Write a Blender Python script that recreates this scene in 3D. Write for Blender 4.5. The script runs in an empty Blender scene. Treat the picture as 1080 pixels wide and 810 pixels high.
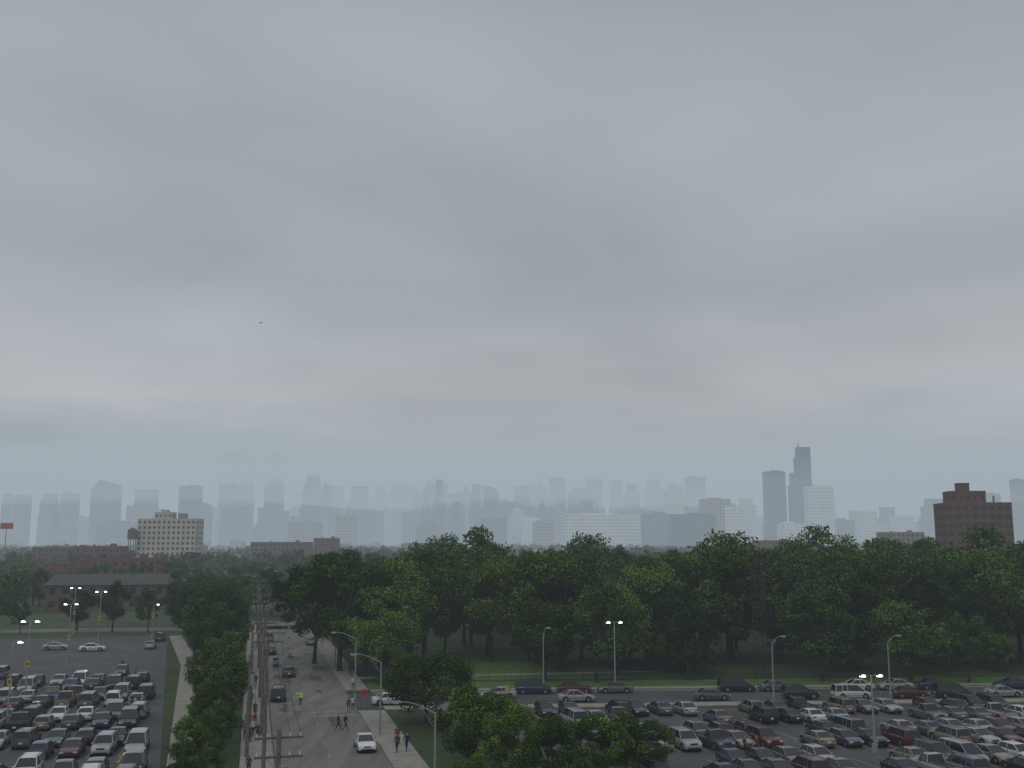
import bpy, math, random
import numpy as np
from mathutils import Vector, Matrix
random.seed(11); rng=np.random.default_rng(5)
scene=bpy.context.scene
scene.view_settings.view_transform='Standard'
scene.view_settings.look='None'
scene.view_settings.exposure=0
COL=scene.collection
H_CAM=20.0
# street grid: t across (east), s along the street (north); east of the street the blocks run slightly askew
def G(t,s): return (-17+.9701*t-.2425*s, 100+.2425*t+.9701*s-.17*max(0,t-5.2))
ANG_N=math.radians(14.04); ANG_U=ANG_N+math.pi/2; ANG_E=math.radians(4.3)

# ------------------------------------------------------------ materials
def mat(name,col,rough=.8,var=0.0,scale=1.0,metal=0.0,emit=0.0,spec=.3,col2=None,island=0.0,objcol=False,coord='Object',stretch=None,simple=False):
    m=bpy.data.materials.new(name); m.use_nodes=True
    nt=m.node_tree; b=nt.nodes['Principled BSDF']
    if simple:
        out=nt.nodes['Material Output']; nt.nodes.remove(b); b=nt.nodes.new('ShaderNodeBsdfDiffuse'); nt.links.new(b.outputs[0],out.inputs['Surface'])
        cin=b.inputs['Color']
    else:
        b.inputs['Roughness'].default_value=rough
        b.inputs['Metallic'].default_value=metal
        b.inputs['Specular IOR Level'].default_value=spec
        cin=b.inputs['Base Color']
    cin.default_value=(*col,1)
    src=None
    if objcol:
        oi=nt.nodes.new('ShaderNodeObjectInfo'); src=oi.outputs['Color']
    if var>0 or col2:
        tc=nt.nodes.new('ShaderNodeTexCoord'); nz=nt.nodes.new('ShaderNodeTexNoise')
        nz.inputs['Scale'].default_value=scale; nz.inputs['Detail'].default_value=1 if simple else 5; nz.inputs['Roughness'].default_value=.65
        if stretch:
            mp=nt.nodes.new('ShaderNodeMapping'); mp.inputs['Scale'].default_value=stretch
            mp.inputs['Rotation'].default_value=(0,0,-ANG_N)
            nt.links.new(tc.outputs[coord],mp.inputs['Vector']); nt.links.new(mp.outputs[0],nz.inputs['Vector'])
        else: nt.links.new(tc.outputs[coord],nz.inputs['Vector'])
        cr=nt.nodes.new('ShaderNodeValToRGB')
        cr.color_ramp.elements[0].position=.32; cr.color_ramp.elements[1].position=.68
        c2=col2 if col2 else tuple(min(1,c*(1+var)) for c in col)
        c1=tuple(c*(1-var) for c in col) if not col2 else col
        cr.color_ramp.elements[0].color=(*c1,1); cr.color_ramp.elements[1].color=(*c2,1)
        nt.links.new(nz.outputs['Fac'],cr.inputs['Fac'])
        src=cr.outputs['Color']
    if island>0:
        ge=nt.nodes.new('ShaderNodeNewGeometry'); oi=nt.nodes.new('ShaderNodeObjectInfo')
        mr=nt.nodes.new('ShaderNodeMapRange'); mr.inputs['To Min'].default_value=1-island; mr.inputs['To Max'].default_value=1+island
        nt.links.new(ge.outputs['Random Per Island'],mr.inputs['Value'])
        mr2=nt.nodes.new('ShaderNodeMapRange'); mr2.inputs['To Min'].default_value=.58; mr2.inputs['To Max'].default_value=1.42
        nt.links.new(oi.outputs['Random'],mr2.inputs['Value'])
        mu=nt.nodes.new('ShaderNodeMath'); mu.operation='MULTIPLY'
        nt.links.new(mr.outputs[0],mu.inputs[0]); nt.links.new(mr2.outputs[0],mu.inputs[1])
        vm=nt.nodes.new('ShaderNodeVectorMath'); vm.operation='SCALE'
        nt.links.new(src,vm.inputs[0]); nt.links.new(mu.outputs[0],vm.inputs['Scale']); src=vm.outputs[0]
    if src: nt.links.new(src,cin)
    if emit>0:
        b.inputs['Emission Color'].default_value=(*col,1); b.inputs['Emission Strength'].default_value=emit
    return m

M={}
M['grass']=mat('grass_mat',(.025,.044,.013),.95,scale=.05,col2=(.055,.085,.024))
M['lawn']=mat('lawn_mat',(.055,.11,.022),.95,scale=.3,col2=(.09,.16,.035))
M['lot']=mat('lot_asphalt',(.055,.056,.058),.75,scale=.12,col2=(.095,.094,.093))
M['road']=mat('road_asphalt',(.12,.114,.106),.85,scale=.5,col2=(.22,.21,.195),stretch=(1.0,.12,1))
M['patch']=mat('asphalt_patch',(.07,.068,.066),.85,scale=.7,col2=(.115,.11,.105))
M['concrete']=mat('concrete',(.22,.205,.18),.9,scale=.8,col2=(.33,.305,.27))
M['paintw']=mat('road_paint_white',(.16,.16,.155),.8,scale=2,col2=(.42,.42,.4))
M['painty']=mat('road_paint_yellow',(.2,.16,.06),.8,scale=2,col2=(.42,.32,.1))
M['bark']=mat('bark',(.03,.024,.018),.95,scale=3,col2=(.07,.058,.045))
M['leafA']=mat('leaves_a',(.038,.074,.015),scale=.3,col2=(.09,.15,.032),island=.4,simple=True)
M['leafB']=mat('leaves_b',(.026,.056,.016),scale=.3,col2=(.06,.11,.03),island=.4,simple=True)
M['leafC']=mat('leaves_c',(.055,.1,.018),scale=.4,col2=(.12,.185,.036),island=.4,simple=True)
M['brick']=mat('brick_red',(.12,.047,.038),.9,scale=.4,col2=(.18,.078,.06))
M['brickt']=mat('brick_brown_red',(.11,.052,.042),.9,scale=.4,col2=(.16,.08,.064))
M['brick2']=mat('brick_brown',(.1,.062,.048),.9,scale=.4,col2=(.15,.097,.072))
M['brick3']=mat('brick_tan',(.19,.15,.115),.9,scale=.4,col2=(.26,.21,.16))
M['cream']=mat('cream_concrete',(.42,.38,.31),.9,scale=.2,col2=(.52,.48,.4))
M['white']=mat('white_concrete',(.6,.6,.6),.9,scale=.05,col2=(.75,.75,.74))
M['grey']=mat('grey_concrete',(.2,.21,.22),.9,scale=.05,col2=(.3,.31,.32))
M['roof']=mat('roof_gravel',(.07,.068,.065),.95,scale=.3,col2=(.12,.115,.11))
M['shingle']=mat('shingle_roof',(.06,.056,.052),.95,scale=.8,col2=(.1,.094,.088))
M['shingle2']=mat('shelter_roof',(.13,.14,.145),.8,scale=2,col2=(.19,.2,.2))
M['glass']=mat('window_glass',(.015,.018,.022),.15,spec=.5)
M['frame']=mat('window_frame',(.3,.29,.27),.7,var=.1,scale=3)
M['paint']=mat('car_paint',(.5,.5,.5),.32,spec=.5,objcol=True)
M['paint'].node_tree.nodes['Principled BSDF'].inputs['Coat Weight'].default_value=.5
M['rubber']=mat('tyre_rubber',(.012,.012,.012),.9,var=.3,scale=20)
M['trim']=mat('black_trim',(.02,.02,.02),.6,var=.2,scale=10)
M['hub']=mat('wheel_alloy',(.35,.35,.36),.35,metal=.8,var=.1,scale=8)
M['headl']=mat('headlamp_lens',(.6,.62,.65),.15,spec=.6,var=.05,scale=9)
M['taill']=mat('tail_lamp_lens',(.3,.01,.01),.25,spec=.6,var=.1,scale=9)
M['plate']=mat('licence_plate',(.6,.62,.65),.6,var=.1,scale=12)
M['steel']=mat('galvanised_steel',(.28,.29,.3),.55,metal=.3,var=.15,scale=2)
M['darksteel']=mat('dark_steel',(.04,.04,.042),.6,var=.2,scale=2)
M['wood']=mat('pole_wood',(.1,.088,.075),.9,scale=2,col2=(.19,.175,.155))
M['wire']=mat('wire_black',(.015,.015,.015),.7,var=.2,scale=5)
M['lamp']=mat('lit_lamp',(1,.96,.88),.5,emit=7)
M['yellow']=mat('yellow_sign',(.5,.36,.04),.6,var=.08,scale=3)
M['redsign']=mat('red_sign',(.4,.035,.035),.5,var=.1,scale=2)
M['skin']=mat('skin',(.4,.22,.15),.6,var=.08,scale=8)
M['hair']=mat('hair',(.03,.02,.015),.8,var=.2,scale=20)
M['hiviz']=mat('hi_viz_vest',(.55,.8,.05),.7,var=.08,scale=8)
M['bird']=mat('gull_feathers',(.15,.15,.16),.8,scale=5,col2=(.3,.3,.31))

# ------------------------------------------------------------ mesh builder
class MB:
    def __init__(s): s.v=[];s.f=[];s.m=[];s.mats=[]
    def mi(s,k):
        if k not in s.mats: s.mats.append(k)
        return s.mats.index(k)
    def poly(s,pts,k):
        n=len(s.v); s.v+= [tuple(p) for p in pts]; s.f.append(tuple(range(n,n+len(pts)))); s.m.append(s.mi(k))
    def box(s,c,d,k,rz=0.0,taper=1.0):
        n=len(s.v); hx,hy,hz=d[0]/2,d[1]/2,d[2]/2; ca,sa=math.cos(rz),math.sin(rz)
        for z in (-1,1):
            tp=taper if z>0 else 1
            for x,y in((-1,-1),(1,-1),(1,1),(-1,1)):
                X,Y=x*hx*tp,y*hy*tp
                s.v.append((c[0]+X*ca-Y*sa,c[1]+X*sa+Y*ca,c[2]+z*hz))
        for f in((3,2,1,0),(4,5,6,7),(0,1,5,4),(1,2,6,5),(2,3,7,6),(3,0,4,7)):
            s.f.append(tuple(n+i for i in f)); s.m.append(s.mi(k))
    def cyl(s,p0,p1,r0,r1,k,n=8,caps=True):
        p0=Vector(p0);p1=Vector(p1);d=(p1-p0)
        if d.length<1e-6:return
        d.normalize(); a=d.orthogonal().normalized(); b=d.cross(a); o=len(s.v)
        for p,r in((p0,r0),(p1,r1)):
            for i in range(n):
                t=2*math.pi*i/n; q=p+a*(r*math.cos(t))+b*(r*math.sin(t)); s.v.append(tuple(q))
        for i in range(n):
            j=(i+1)%n; s.f.append((o+i,o+j,o+n+j,o+n+i)); s.m.append(s.mi(k))
        if caps:
            s.f.append(tuple(o+i for i in reversed(range(n)))); s.m.append(s.mi(k))
            s.f.append(tuple(o+n+i for i in range(n))); s.m.append(s.mi(k))
    def tube(s,pts,rs,k,n=7):
        for i in range(len(pts)-1): s.cyl(pts[i],pts[i+1],rs[i],rs[i+1],k,n,True)
    def mesh(s,name):
        me=bpy.data.meshes.new(name); me.from_pydata(s.v,[],s.f)
        for k in s.mats: me.materials.append(M[k])
        me.polygons.foreach_set('material_index',s.m); me.update(); return me
    def obj(s,name,loc=(0,0,0),rz=0.0):
        return put(name,s.mesh(name),loc,rz)
def put(name,me,loc=(0,0,0),rz=0.0,sc=1.0,parent=None):
    o=bpy.data.objects.new(name,me); o.location=loc; o.rotation_euler=(0,0,rz)
    o.scale=(sc,sc,sc) if not isinstance(sc,tuple) else sc
    COL.objects.link(o)
    if parent: o.parent=parent
    return o

# ------------------------------------------------------------ ground, roads
mb=MB(); R=26000
mb.poly([(-R,-2000,0),(R,-2000,0),(R,R,0),(-R,R,0)],'grass'); mb.obj('ground')
def gsheet(name,pts,z,k):
    b=MB(); b.poly([(*G(t,s),z) for t,s in pts],k); return b.obj(name)
def rect(t0,t1,s0,s1): return [(t0,s0),(t1,s0),(t1,s1),(t0,s1)]
def gslab(b,t0,t1,s0,s1,z0,z1,k):
    n=len(b.v)
    for z in(z0,z1):
        for t,s in rect(t0,t1,s0,s1): b.v.append((*G(t,s),z))
    for f in((3,2,1,0),(4,5,6,7),(0,1,5,4),(1,2,6,5),(2,3,7,6),(3,0,4,7)):
        b.f.append(tuple(n+i for i in f)); b.m.append(b.mi(k))
SEND=172
gsheet('street',rect(-5.2,5.2,-110,SEND),.012,'road')
gsheet('cross_street',rect(5.2,260,30,41),.012,'lot')
gsheet('cross_street',rect(-300,260,SEND,SEND+10),.012,'road')
gsheet('parking_lot',rect(20,170,-90,26),.012,'lot')
gsheet('parking_lot',[(-15,-100),(-120,-100),(-120,138),(-25,138),(-15,-2)],.012,'lot')
b=MB()
for s0,s1 in((-110,26.5),(44.5,SEND-2)):
    gslab(b,5.2,5.4,s0,s1,-.05,.15,'concrete'); gslab(b,5.4,8.4,s0,s1,-.05,.135,'concrete')
b.obj('sidewalk')
b=MB(); gslab(b,-5.4,-5.2,-110,SEND-2,-.05,.15,'concrete'); gslab(b,-8.2,-5.4,-110,SEND-2,-.05,.135,'concrete'); b.obj('sidewalk')
b=MB(); gslab(b,8.6,260,27.3,29.6,-.05,.13,'concrete'); gslab(b,8.6,260,29.6,29.8,-.05,.15,'concrete'); b.obj('sidewalk')
b=MB(); gslab(b,8.6,260,41.2,41.4,-.05,.15,'concrete'); gslab(b,8.6,260,43,44.4,-.05,.13,'concrete'); b.obj('sidewalk')
b=MB(); b.poly([(*G(t,s),.03) for t,s in((-14.6,0),(-12.4,0),(-15.5,80),(-22,137),(-24.6,137),(-18.5,80))],'concrete'); b.obj('path')
gsheet('lawn',rect(12,50,54,92),.02,'lawn')
gsheet('lawn',rect(8.6,200,44.6,52),.02,'lawn')
b=MB(); b.poly([(*G(t,s),.028) for t,s in((8.5,57),(60,62),(60,63.6),(8.5,58.6))],'concrete'); b.obj('park_path')
b=MB()
for i in range(-20,28):
    s=i*6.0
    b.poly([(*G(t,q),.02) for t,q in((-.07,s),(.07,s),(.07,s+2.6),(-.07,s+2.6))],'painty')
b.poly([(*G(a,q),.02) for a,q in((.3,24),(5,24),(5,24.4),(.3,24.4))],'paintw')
b.poly([(*G(a,q),.02) for a,q in((-5,27),(5,27),(5,27.25),(-5,27.25))],'paintw')
b.obj('road_marking')
b=MB()
for _ in range(30):
    t=random.uniform(-4.9,3); s=random.uniform(-14,160); w=random.uniform(.5,1.9); l=random.uniform(2,12)
    b.poly([(*G(a,q),.016) for a,q in((t,s),(t+w,s),(t+w,s+l),(t,s+l))],'patch')
b.obj('road_patch')

# ------------------------------------------------------------ cars
def car_mesh(name,kind):
    b=MB()
    if kind=='sedan': L,W,H=4.7,1.8,1.45; prof=[(-.5,.62),(-.49,.88),(-.44,.97),(-.33,1.0),(-.1,.98),(.2,.95),(.24,.93),(.40,.84),(.47,.74),(.5,.58)]; gh=(-.37,-.22,.04,.235,.95)
    elif kind=='suv': L,W,H=4.7,1.88,1.75; prof=[(-.5,.7),(-.495,1.0),(-.47,1.08),(-.3,1.1),(0,1.1),(.22,1.08),(.27,1.06),(.42,1.0),(.475,.9),(.5,.65)]; gh=(-.485,-.445,.08,.24,1.06)
    elif kind=='van': L,W,H=4.9,1.95,1.8; prof=[(-.5,.7),(-.495,.95),(-.47,1.03),(-.3,1.06),(0,1.05),(.25,1.0),(.3,.97),(.42,.88),(.475,.76),(.5,.6)]; gh=(-.49,-.46,.12,.33,1.0)
    elif kind=='hatch': L,W,H=4.1,1.72,1.48; prof=[(-.5,.65),(-.49,.9),(-.46,.98),(-.33,1.0),(-.1,.98),(.2,.95),(.25,.93),(.40,.84),(.47,.72),(.5,.56)]; gh=(-.47,-.36,.05,.25,.95)
    else: L,W,H=5.4,1.95,1.8; prof=[(-.5,.75),(-.498,1.05),(-.47,1.1),(-.3,1.1),(-.05,1.1),(.18,1.1),(.22,1.09),(.42,1.03),(.48,.92),(.5,.65)]; gh=(-.06,-.03,.12,.20,1.08)
    hw=W/2; rings=[]
    for i,(fx,zt) in enumerate(prof):
        e=abs(fx)*2; ws=1-.12*max(0,(e-.75)/.25)**1.5; w=hw*ws; zl=.24+.1*max(0,(e-.8)/.2)
        zs=min(.5,(zl+zt)/2)
        ring=[(-w*.92,zl),(-w,zs),(-w*.99,zt-.16),(-w*.92,zt-.02),(-w*.5,zt+.015),(w*.5,zt+.015),(w*.92,zt-.02),(w*.99,zt-.16),(w,zs),(w*.92,zl)]
        rings.append([(fx*L,y,z) for y,z in ring])
    for a,c in zip(rings,rings[1:]):
        for j in range(9): b.poly([a[j+1],a[j],c[j],c[j+1]][::-1],'paint')
        b.poly([a[0],a[9],c[9],c[0]],'trim')
    b.poly(rings[0][::-1],'paint'); b.poly(rings[-1],'paint')
    x0,x1,x2,x3,zb=[q*L if i<4 else q for i,q in enumerate(gh)]
    yb,yt=hw*.93,hw*.74
    def P(x,y,z): return (x,y,z)
    zt=H-.05
    for sg in(-1,1):
        q=[P(x0,sg*yb,zb),P(x3,sg*yb,zb),P(x2,sg*yt,zt),P(x1,sg*yt,zt)]
        b.poly(q if sg<0 else q[::-1],'glass')
    b.poly([P(x3,-yb,zb),P(x3,yb,zb),P(x2,yt,zt),P(x2,-yt,zt)],'glass')
    b.poly([P(x0,yb,zb),P(x0,-yb,zb),P(x1,-yt,zt),P(x1,yt,zt)],'glass')
    rx=[x1-.04,x1+.15,(x1+x2)/2,x2-.12,x2+.05]; rz=[zt,H-.01,H+.01,H-.005,zt]
    for i in range(4):
        for (ya,za),(yc,zc) in (((-yt-.02,-.045),(-yt*.6,.01)),((-yt*.6,.01),(yt*.6,.01)),((yt*.6,.01),(yt+.02,-.045))):
            b.poly([(rx[i],ya,rz[i]+za*(0 if i==0 else 1)),(rx[i+1],ya,rz[i+1]+za*(0 if i==3 else 1)),(rx[i+1],yc,rz[i+1]+zc),(rx[i],yc,rz[i]+zc)],'paint')
    def pil(xa,xb,wd=.05):
        for sg in(-1,1):
            b.cyl((xa,sg*yb,zb),(xb,sg*(yt+.005),zt),wd,wd*.8,'paint',5)
    pil(x0+.03,x1+.02,.06); pil(x3-.02,x2,.045); xm=(x1+x2)/2+.05; pil(xm,xm,.035)
    if kind in('suv','van'): pil(x0+.9,x1+.85,.04)
    if kind=='sedan': pil(x0+.45,x1+.2,.04)
    if kind=='suv':
        for sg in(-1,1): b.cyl((x1+.1,sg*yt*.9,H+.05),(x2-.1,sg*yt*.9,H+.05),.02,.02,'trim',5)
    if kind=='pickup':
        b.box((-.28*L,0,1.09),(.40*L,W*.8,.06),'trim'); 
        for sg in(-1,1): b.box((-.28*L,sg*hw*.9,1.14),(.42*L,.07,.07),'paint')
    wr=.34 if kind in('sedan','hatch','van') else .39
    for wx in(-.30*L,.315*L):
        for sg in(-1,1):
            b.cyl((wx,sg*(hw-.03),wr+.03),(wx,sg*(hw+.006),wr+.03),wr+.075,wr+.06,'trim',16)
            b.cyl((wx,sg*(hw-.2),wr),(wx,sg*(hw+.02),wr),wr,wr,'rubber',16)
            b.cyl((wx,sg*(hw),wr),(wx,sg*(hw+.035),wr),wr*.62,wr*.5,'hub',10)
    lz=prof[-2][1]-.1
    for sg in(-1,1):
        b.box((.477*L,sg*hw*.68,lz),(.12,.36,.14),'headl')
        b.box((-.487*L,sg*hw*.76,prof[1][1]-.08),(.10,.28 if kind!='van' else .18,.17 if kind!='van' else .35),'taill')
        b.box((x3-.25,sg*(hw+.07),zb+.03),(.12,.16,.11),'paint')
        b.box((.02*L,sg*(hw*.995),.55),(.55*L,.02,.05),'trim')
        for dx in(xm,xm+.95,xm-.85): b.box((dx,sg*(hw*.985),.7),(.015,.025,.42),'trim')
        for dx in(xm+.08,xm-.8): b.box((dx+.1,sg*(hw*.985),.86),(.16,.04,.03),'trim')
    b.box((.496*L,0,lz-.02),(.06,W*.38,.13),'trim'); b.box((.497*L,0,.4),(.07,W*.7,.12),'trim')
    b.box((-.5*L,0,.45),(.05,W*.75,.06),'trim'); b.box((-.503*L,0,.66),(.03,.34,.15),'plate')
    return b.mesh(name)
CARS={k:car_mesh('car_'+k,k) for k in('sedan','suv','van','hatch','pickup')}
KN={'sedan':'parked_car','hatch':'parked_hatchback','suv':'parked_suv','van':'parked_minivan','pickup':'parked_pickup_truck'}
PAL=[(.58,.58,.57)]*3+[(.3,.31,.32)]*5+[(.12,.125,.13)]*7+[(.015,.015,.018)]*8+[(.09,.012,.015)]*2+[(.02,.03,.08)]*2+[(.2,.175,.13)]*2+[(.03,.055,.045),(.04,.05,.065),(.07,.09,.12)]
def car(x,y,head,kind=None,col=None,name=None):
    kind=kind or random.choice(['sedan']*8+['suv']*3+['van']*2+['hatch']*2+['pickup'])
    o=put(name or KN[kind],CARS[kind],(x,y,.014),head)
    o.color=(*(col or random.choice(PAL)),1); return o
stall=MB()
def lot_rows(rows,t0,t1,dens,dt=2.8,keep=lambda t,s:True):
    for s in rows:
        t=t0+random.uniform(0,1.4)
        while t<t1:
            if keep(t,s):
                stall.poly([(*G(a,q),.02) for a,q in((t-dt/2-.05,s-2.5),(t-dt/2+.05,s-2.5),(t-dt/2+.05,s+2.5),(t-dt/2-.05,s+2.5))],'paintw')
                if random.random()<dens:
                    x,y=G(t+random.uniform(-.22,.22),s+random.uniform(-.5,.5))
                    car(x,y,ANG_U+(math.pi if random.random()<.5 else 0)+random.uniform(-.05,.05))
            t+=dt
rr=[22,15.8,7.5,2,-6.5,-12,-20.5,-26,-35]
gaps=[(random.uniform(30,100),random.choice(rr),random.uniform(3,6)) for _ in range(7)]
def keepR(t,s):
    if t<26 and s<-2: return False
    for a,r,w in gaps:
        if r==s and abs(t-a)<w/2: return False
    if s>10 and t>84: return random.random()<.5
    if 46<t<49.5: return False
    return True
lot_rows(rr,27,112,.88,keep=keepR)
rl=[70,60,54.5,44.5,39,29,23.5,13.5,8,-2,-7.5,-17]
gl=[(random.uniform(-50,-18),random.choice(rl),random.uniform(3,6)) for _ in range(7)]
def keepL(t,s):
    edge=-15-(max(s,-2)+2)*.069
    if t>edge-2: return False
    for a,r,w in gl:
        if r==s and abs(t-a)<w/2: return False
    if s>50 and random.random()<.3: return False
    return True
lot_rows(rl,-66,-14,.88,keep=keepL)
stall.obj('parking_stall_markings')
for t,s,h,k,c in((-36,108,0.2,'sedan',(.62,.62,.6)),(-43,112,.1,'sedan',(.3,.3,.3)),(-52,98,ANG_U,'suv',(.1,.1,.1)),(-25.5,126,ANG_U,'suv',(.05,.05,.05)),(-26,110,ANG_U,'sedan',(.3,.3,.3)),(-60,120,.2,'van',(.2,.2,.2))):
    x,y=G(t,s); car(x,y,h,k,c)
x,y=G(-17.6,-1.0); car(x,y,ANG_U+math.pi,'sedan',(.65,.42,.03),'yellow_taxi')
t=19
while t<150:
    if random.random()<.8 and not 70<t<74:
        x,y=G(t,39.8 if t>26 else 36); car(x,y,ANG_E+(math.pi if random.random()<.5 else 0))
    t+=5.7
for t,k,c in((34,'sedan',(.3,.31,.32)),(64,'suv',(.015,.015,.018)),(71,'van',(.5,.5,.48)),(52,'sedan',(.1,.1,.11)),(79,'sedan',(.09,.012,.015)),(85,'van',(.02,.02,.02)),(92,'sedan',(.3,.3,.3))):
    x,y=G(t,32.4); car(x,y,ANG_E,k,c)
def rc(t,s,h,k,c,n): x,y=G(t,s); car(x,y,h,k,c,n)
rc(3.6,3.6,ANG_U+math.pi,'sedan',(.65,.65,.64),'white_car')
rc(-3.9,38,ANG_U,'suv',(.02,.02,.025),'dark_suv')
rc(-1.8,62,ANG_U,'sedan',(.03,.03,.035),'dark_car')
rc(-3.9,76,ANG_U,'sedan',(.1,.1,.1),'parked_car')
rc(-3.9,95,ANG_U,'sedan',(.03,.03,.03),'parked_car')
rc(4.0,110,ANG_U,'sedan',(.2,.2,.2),'parked_car')
rc(-3.9,120,ANG_U,'van',(.2,.2,.2),'parked_minivan')
rc(9.8,31.8,ANG_E+.15,'sedan',(.65,.65,.64),'white_car')

# ------------------------------------------------------------ street furniture
def cobra(x,y,h,arm,ang,lit=False):
    b=MB(); b.cyl((0,0,0),(0,0,.5),.18,.14,'steel',10); b.cyl((0,0,.5),(0,0,h-.8),.11,.07,'steel',10)
    pts=[(0,0,h-.9)]; 
    for i in range(1,7):
        f=i/6; pts.append((arm*f,0,h-.9+.95*math.sin(f*math.pi/2)))
    b.tube(pts,[.055-.004*i for i in range(7)],'steel')
    b.cyl((0,0,h-2.0),(arm*.45,0,h-.28),.025,.025,'steel',5)
    b.box((arm+.3,0,h+.06),(.75,.28,.14),'steel',taper=.75); b.box((arm+.36,0,h-.03),(.4,.2,.08),'lamp' if lit else 'headl')
    return b.obj('street_lamp',(x,y,0),ang)
for s in(10.5,38,-23,72,104): x,y=G(5.9,s); cobra(x,y,8.3,2.6,ANG_N+math.pi)
x,y=G(58.5,28.6); cobra(x,y,8.2,1.2,ANG_E)
x,y=G(74,28.6); cobra(x,y,8.2,1.2,ANG_E)
x,y=G(33,44); cobra(x,y,8.2,.4,ANG_E)
def lotlamp(x,y,h,n=2,ang=0.0,sign=True):
    b=MB(); b.cyl((0,0,0),(0,0,.8),.3,.3,'concrete',12); b.cyl((0,0,.8),(0,0,h),.12,.07,'steel',10)
    for k in range(n):
        sg=1 if k==0 else -1
        b.cyl((0,0,h-.05),(sg*.6,0,h+.02),.04,.04,'steel',6)
        b.box((sg*.85,0,h+.02),(.6,.4,.18),'darksteel'); b.box((sg*.85,0,h-.1),(.5,.34,.08),'lamp'); b.box((sg*.85,-.21,h-.02),(.34,.04,.12),'lamp')
    if sign: b.box((0,-.16,4.6),(.5,.05,.8),'yellow'); b.box((0,-.19,4.65),(.2,.02,.4),'darksteel')
    return b.obj('parking_lot_lamp',(x,y,0),ang)
lotlamp(-62,135,10,2,.2); lotlamp(-72.5,172,10,2,.2); lotlamp(-84.6,215,10,2,.2); lotlamp(-56,118,9,1)
x,y=G(43.2,43.8); lotlamp(x,y,9.0,2,ANG_E,False); lotlamp(35.0,103,7.2,2,ANG_E,False)
lotlamp(-97,232,10,2,.2); lotlamp(-76,222,7,1,.2)
def upole(x,y,h,ang,cross=1):
    b=MB(); b.cyl((0,0,0),(0,0,h),.19,.12,'wood',10)
    for i in range(cross):
        z=h-.5-i*1.0; b.box((0,.16,z),(2.6,.11,.13),'wood')
        for dx in(-1.15,-.6,.6,1.15): b.cyl((dx,.16,z+.07),(dx,.16,z+.27),.05,.035,'headl',6)
        b.cyl((-.7,.16,z),(0,.1,z-.7),.02,.02,'steel',4); b.cyl((.7,.16,z),(0,.1,z-.7),.02,.02,'steel',4)
    b.cyl((.28,-.1,h-2.9),(.28,-.1,h-1.9),.24,.24,'steel',10)
    return b.obj('utility_pole',(x,y,0),ang)
ups=[(-6.0,-42,10,2),(-6.2,-8,12,1),(-6.2,13,12,2),(-6.2,40,12,1),(-6.2,72,12,2),(-6.2,106,12,1),(-6.2,140,12,1)]
for t,s,h,c in ups: x,y=G(t,s); upole(x,y,h,ANG_N,c)
x,y=G(-7.4,20); upole(x,y,11,ANG_N,0); 
x,y=G(-7.6,2); upole(x,y,9.5,ANG_N,0)
b=MB()
for (t,s,h,_),(t2,s2,h2,_) in zip(ups,ups[1:]):
    for dt,dz in((-1.15,-.2),(-.6,-.2),(.6,-.2),(1.15,-.2),(0,-2.6),(.1,-3.2)):
        pts=[]
        for i in range(9):
            f=i/8; x,y=G(t+dt+(t2-t)*f,s+(s2-s)*f); pts.append((x,y,h+dz+(h2-h)*f-4*.7*f*(1-f)))
        b.tube(pts,[.018]*9,'wire',4)
b.obj('overhead_wires')
def sign(x,y,k,ang,h=2.6,shape='rect'):
    b=MB(); b.cyl((0,0,0),(0,0,h),.03,.03,'steel',6)
    n=8 if shape=='oct' else 4; r=.4
    pts=[(r*math.cos(math.pi/8+i*2*math.pi/n),-.04,h-.35+r*math.sin(math.pi/8+i*2*math.pi/n)) for i in range(n)] if n==8 else [(-.25,-.04,h-.65),(.25,-.04,h-.65),(.25,-.04,h),(-.25,-.04,h)]
    b.poly(pts,k); b.poly([(p[0],-.034,p[2]) for p in pts][::-1],'steel')
    b.obj('stop_sign' if n==8 else 'traffic_sign',(x,y,0),ang)
for t,s,k,sh in((5.8,26,'redsign','oct'),(-5.8,28,'yellow','rect'),(-13.4,45,'yellow','rect'),(24,28.5,'yellow','rect'),(-15,60,'yellow','rect')):
    x,y=G(t,s); sign(x,y,k,ANG_N,2.6,sh)
b=MB()
for i in range(0,90):
    t=20+i*2.4; x,y=G(t,53); b.cyl((x,y,0),(x,y,1.5),.03,.03,'darksteel',5)
for z in(.15,.8,1.5):
    b.cyl((*G(20,53),z),(*G(236,53),z),.02,.02,'darksteel',5)
b.obj('park_fence')
def mast(x,y,h):
    b=MB(); w=.75
    for i in range(int(h/1.5)):
        z=i*1.5
        for a in range(4):
            c=[(-w,-w),(w,-w),(w,w),(-w,w)]; p=c[a];q=c[(a+1)%4]
            b.cyl((*p,z),(*p,z+1.5),.06,.06,'darksteel',5); b.cyl((*p,z),(*q,z+1.5),.035,.035,'darksteel',4); b.cyl((*p,z+1.5),(*q,z+1.5),.035,.035,'darksteel',4)
    zt=int(h/1.5)*1.5
    b.box((0,0,zt+.1),(2.4,1.8,.12),'darksteel')
    for i in range(3): b.box((-.8+i*.8,-1.0,zt+.4),(.45,.35,.45),'darksteel'); b.box((-.8+i*.8,-1.0,zt-.9),(.45,.35,.45),'darksteel')
    b.obj('lattice_mast',(x,y,0),.2)
mast(37.3,158,18)
b=MB(); 
for x in(-1.7,1.7):
    for y in(-1.7,1.7): b.box((x,y,1.3),(.15,.15,2.6),'wood')
n=[(-2.4,-2.4,2.5),(2.4,-2.4,2.5),(2.4,2.4,2.5),(-2.4,2.4,2.5)]; r0,r1=(-.5,0,3.9),(.5,0,3.9)
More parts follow.
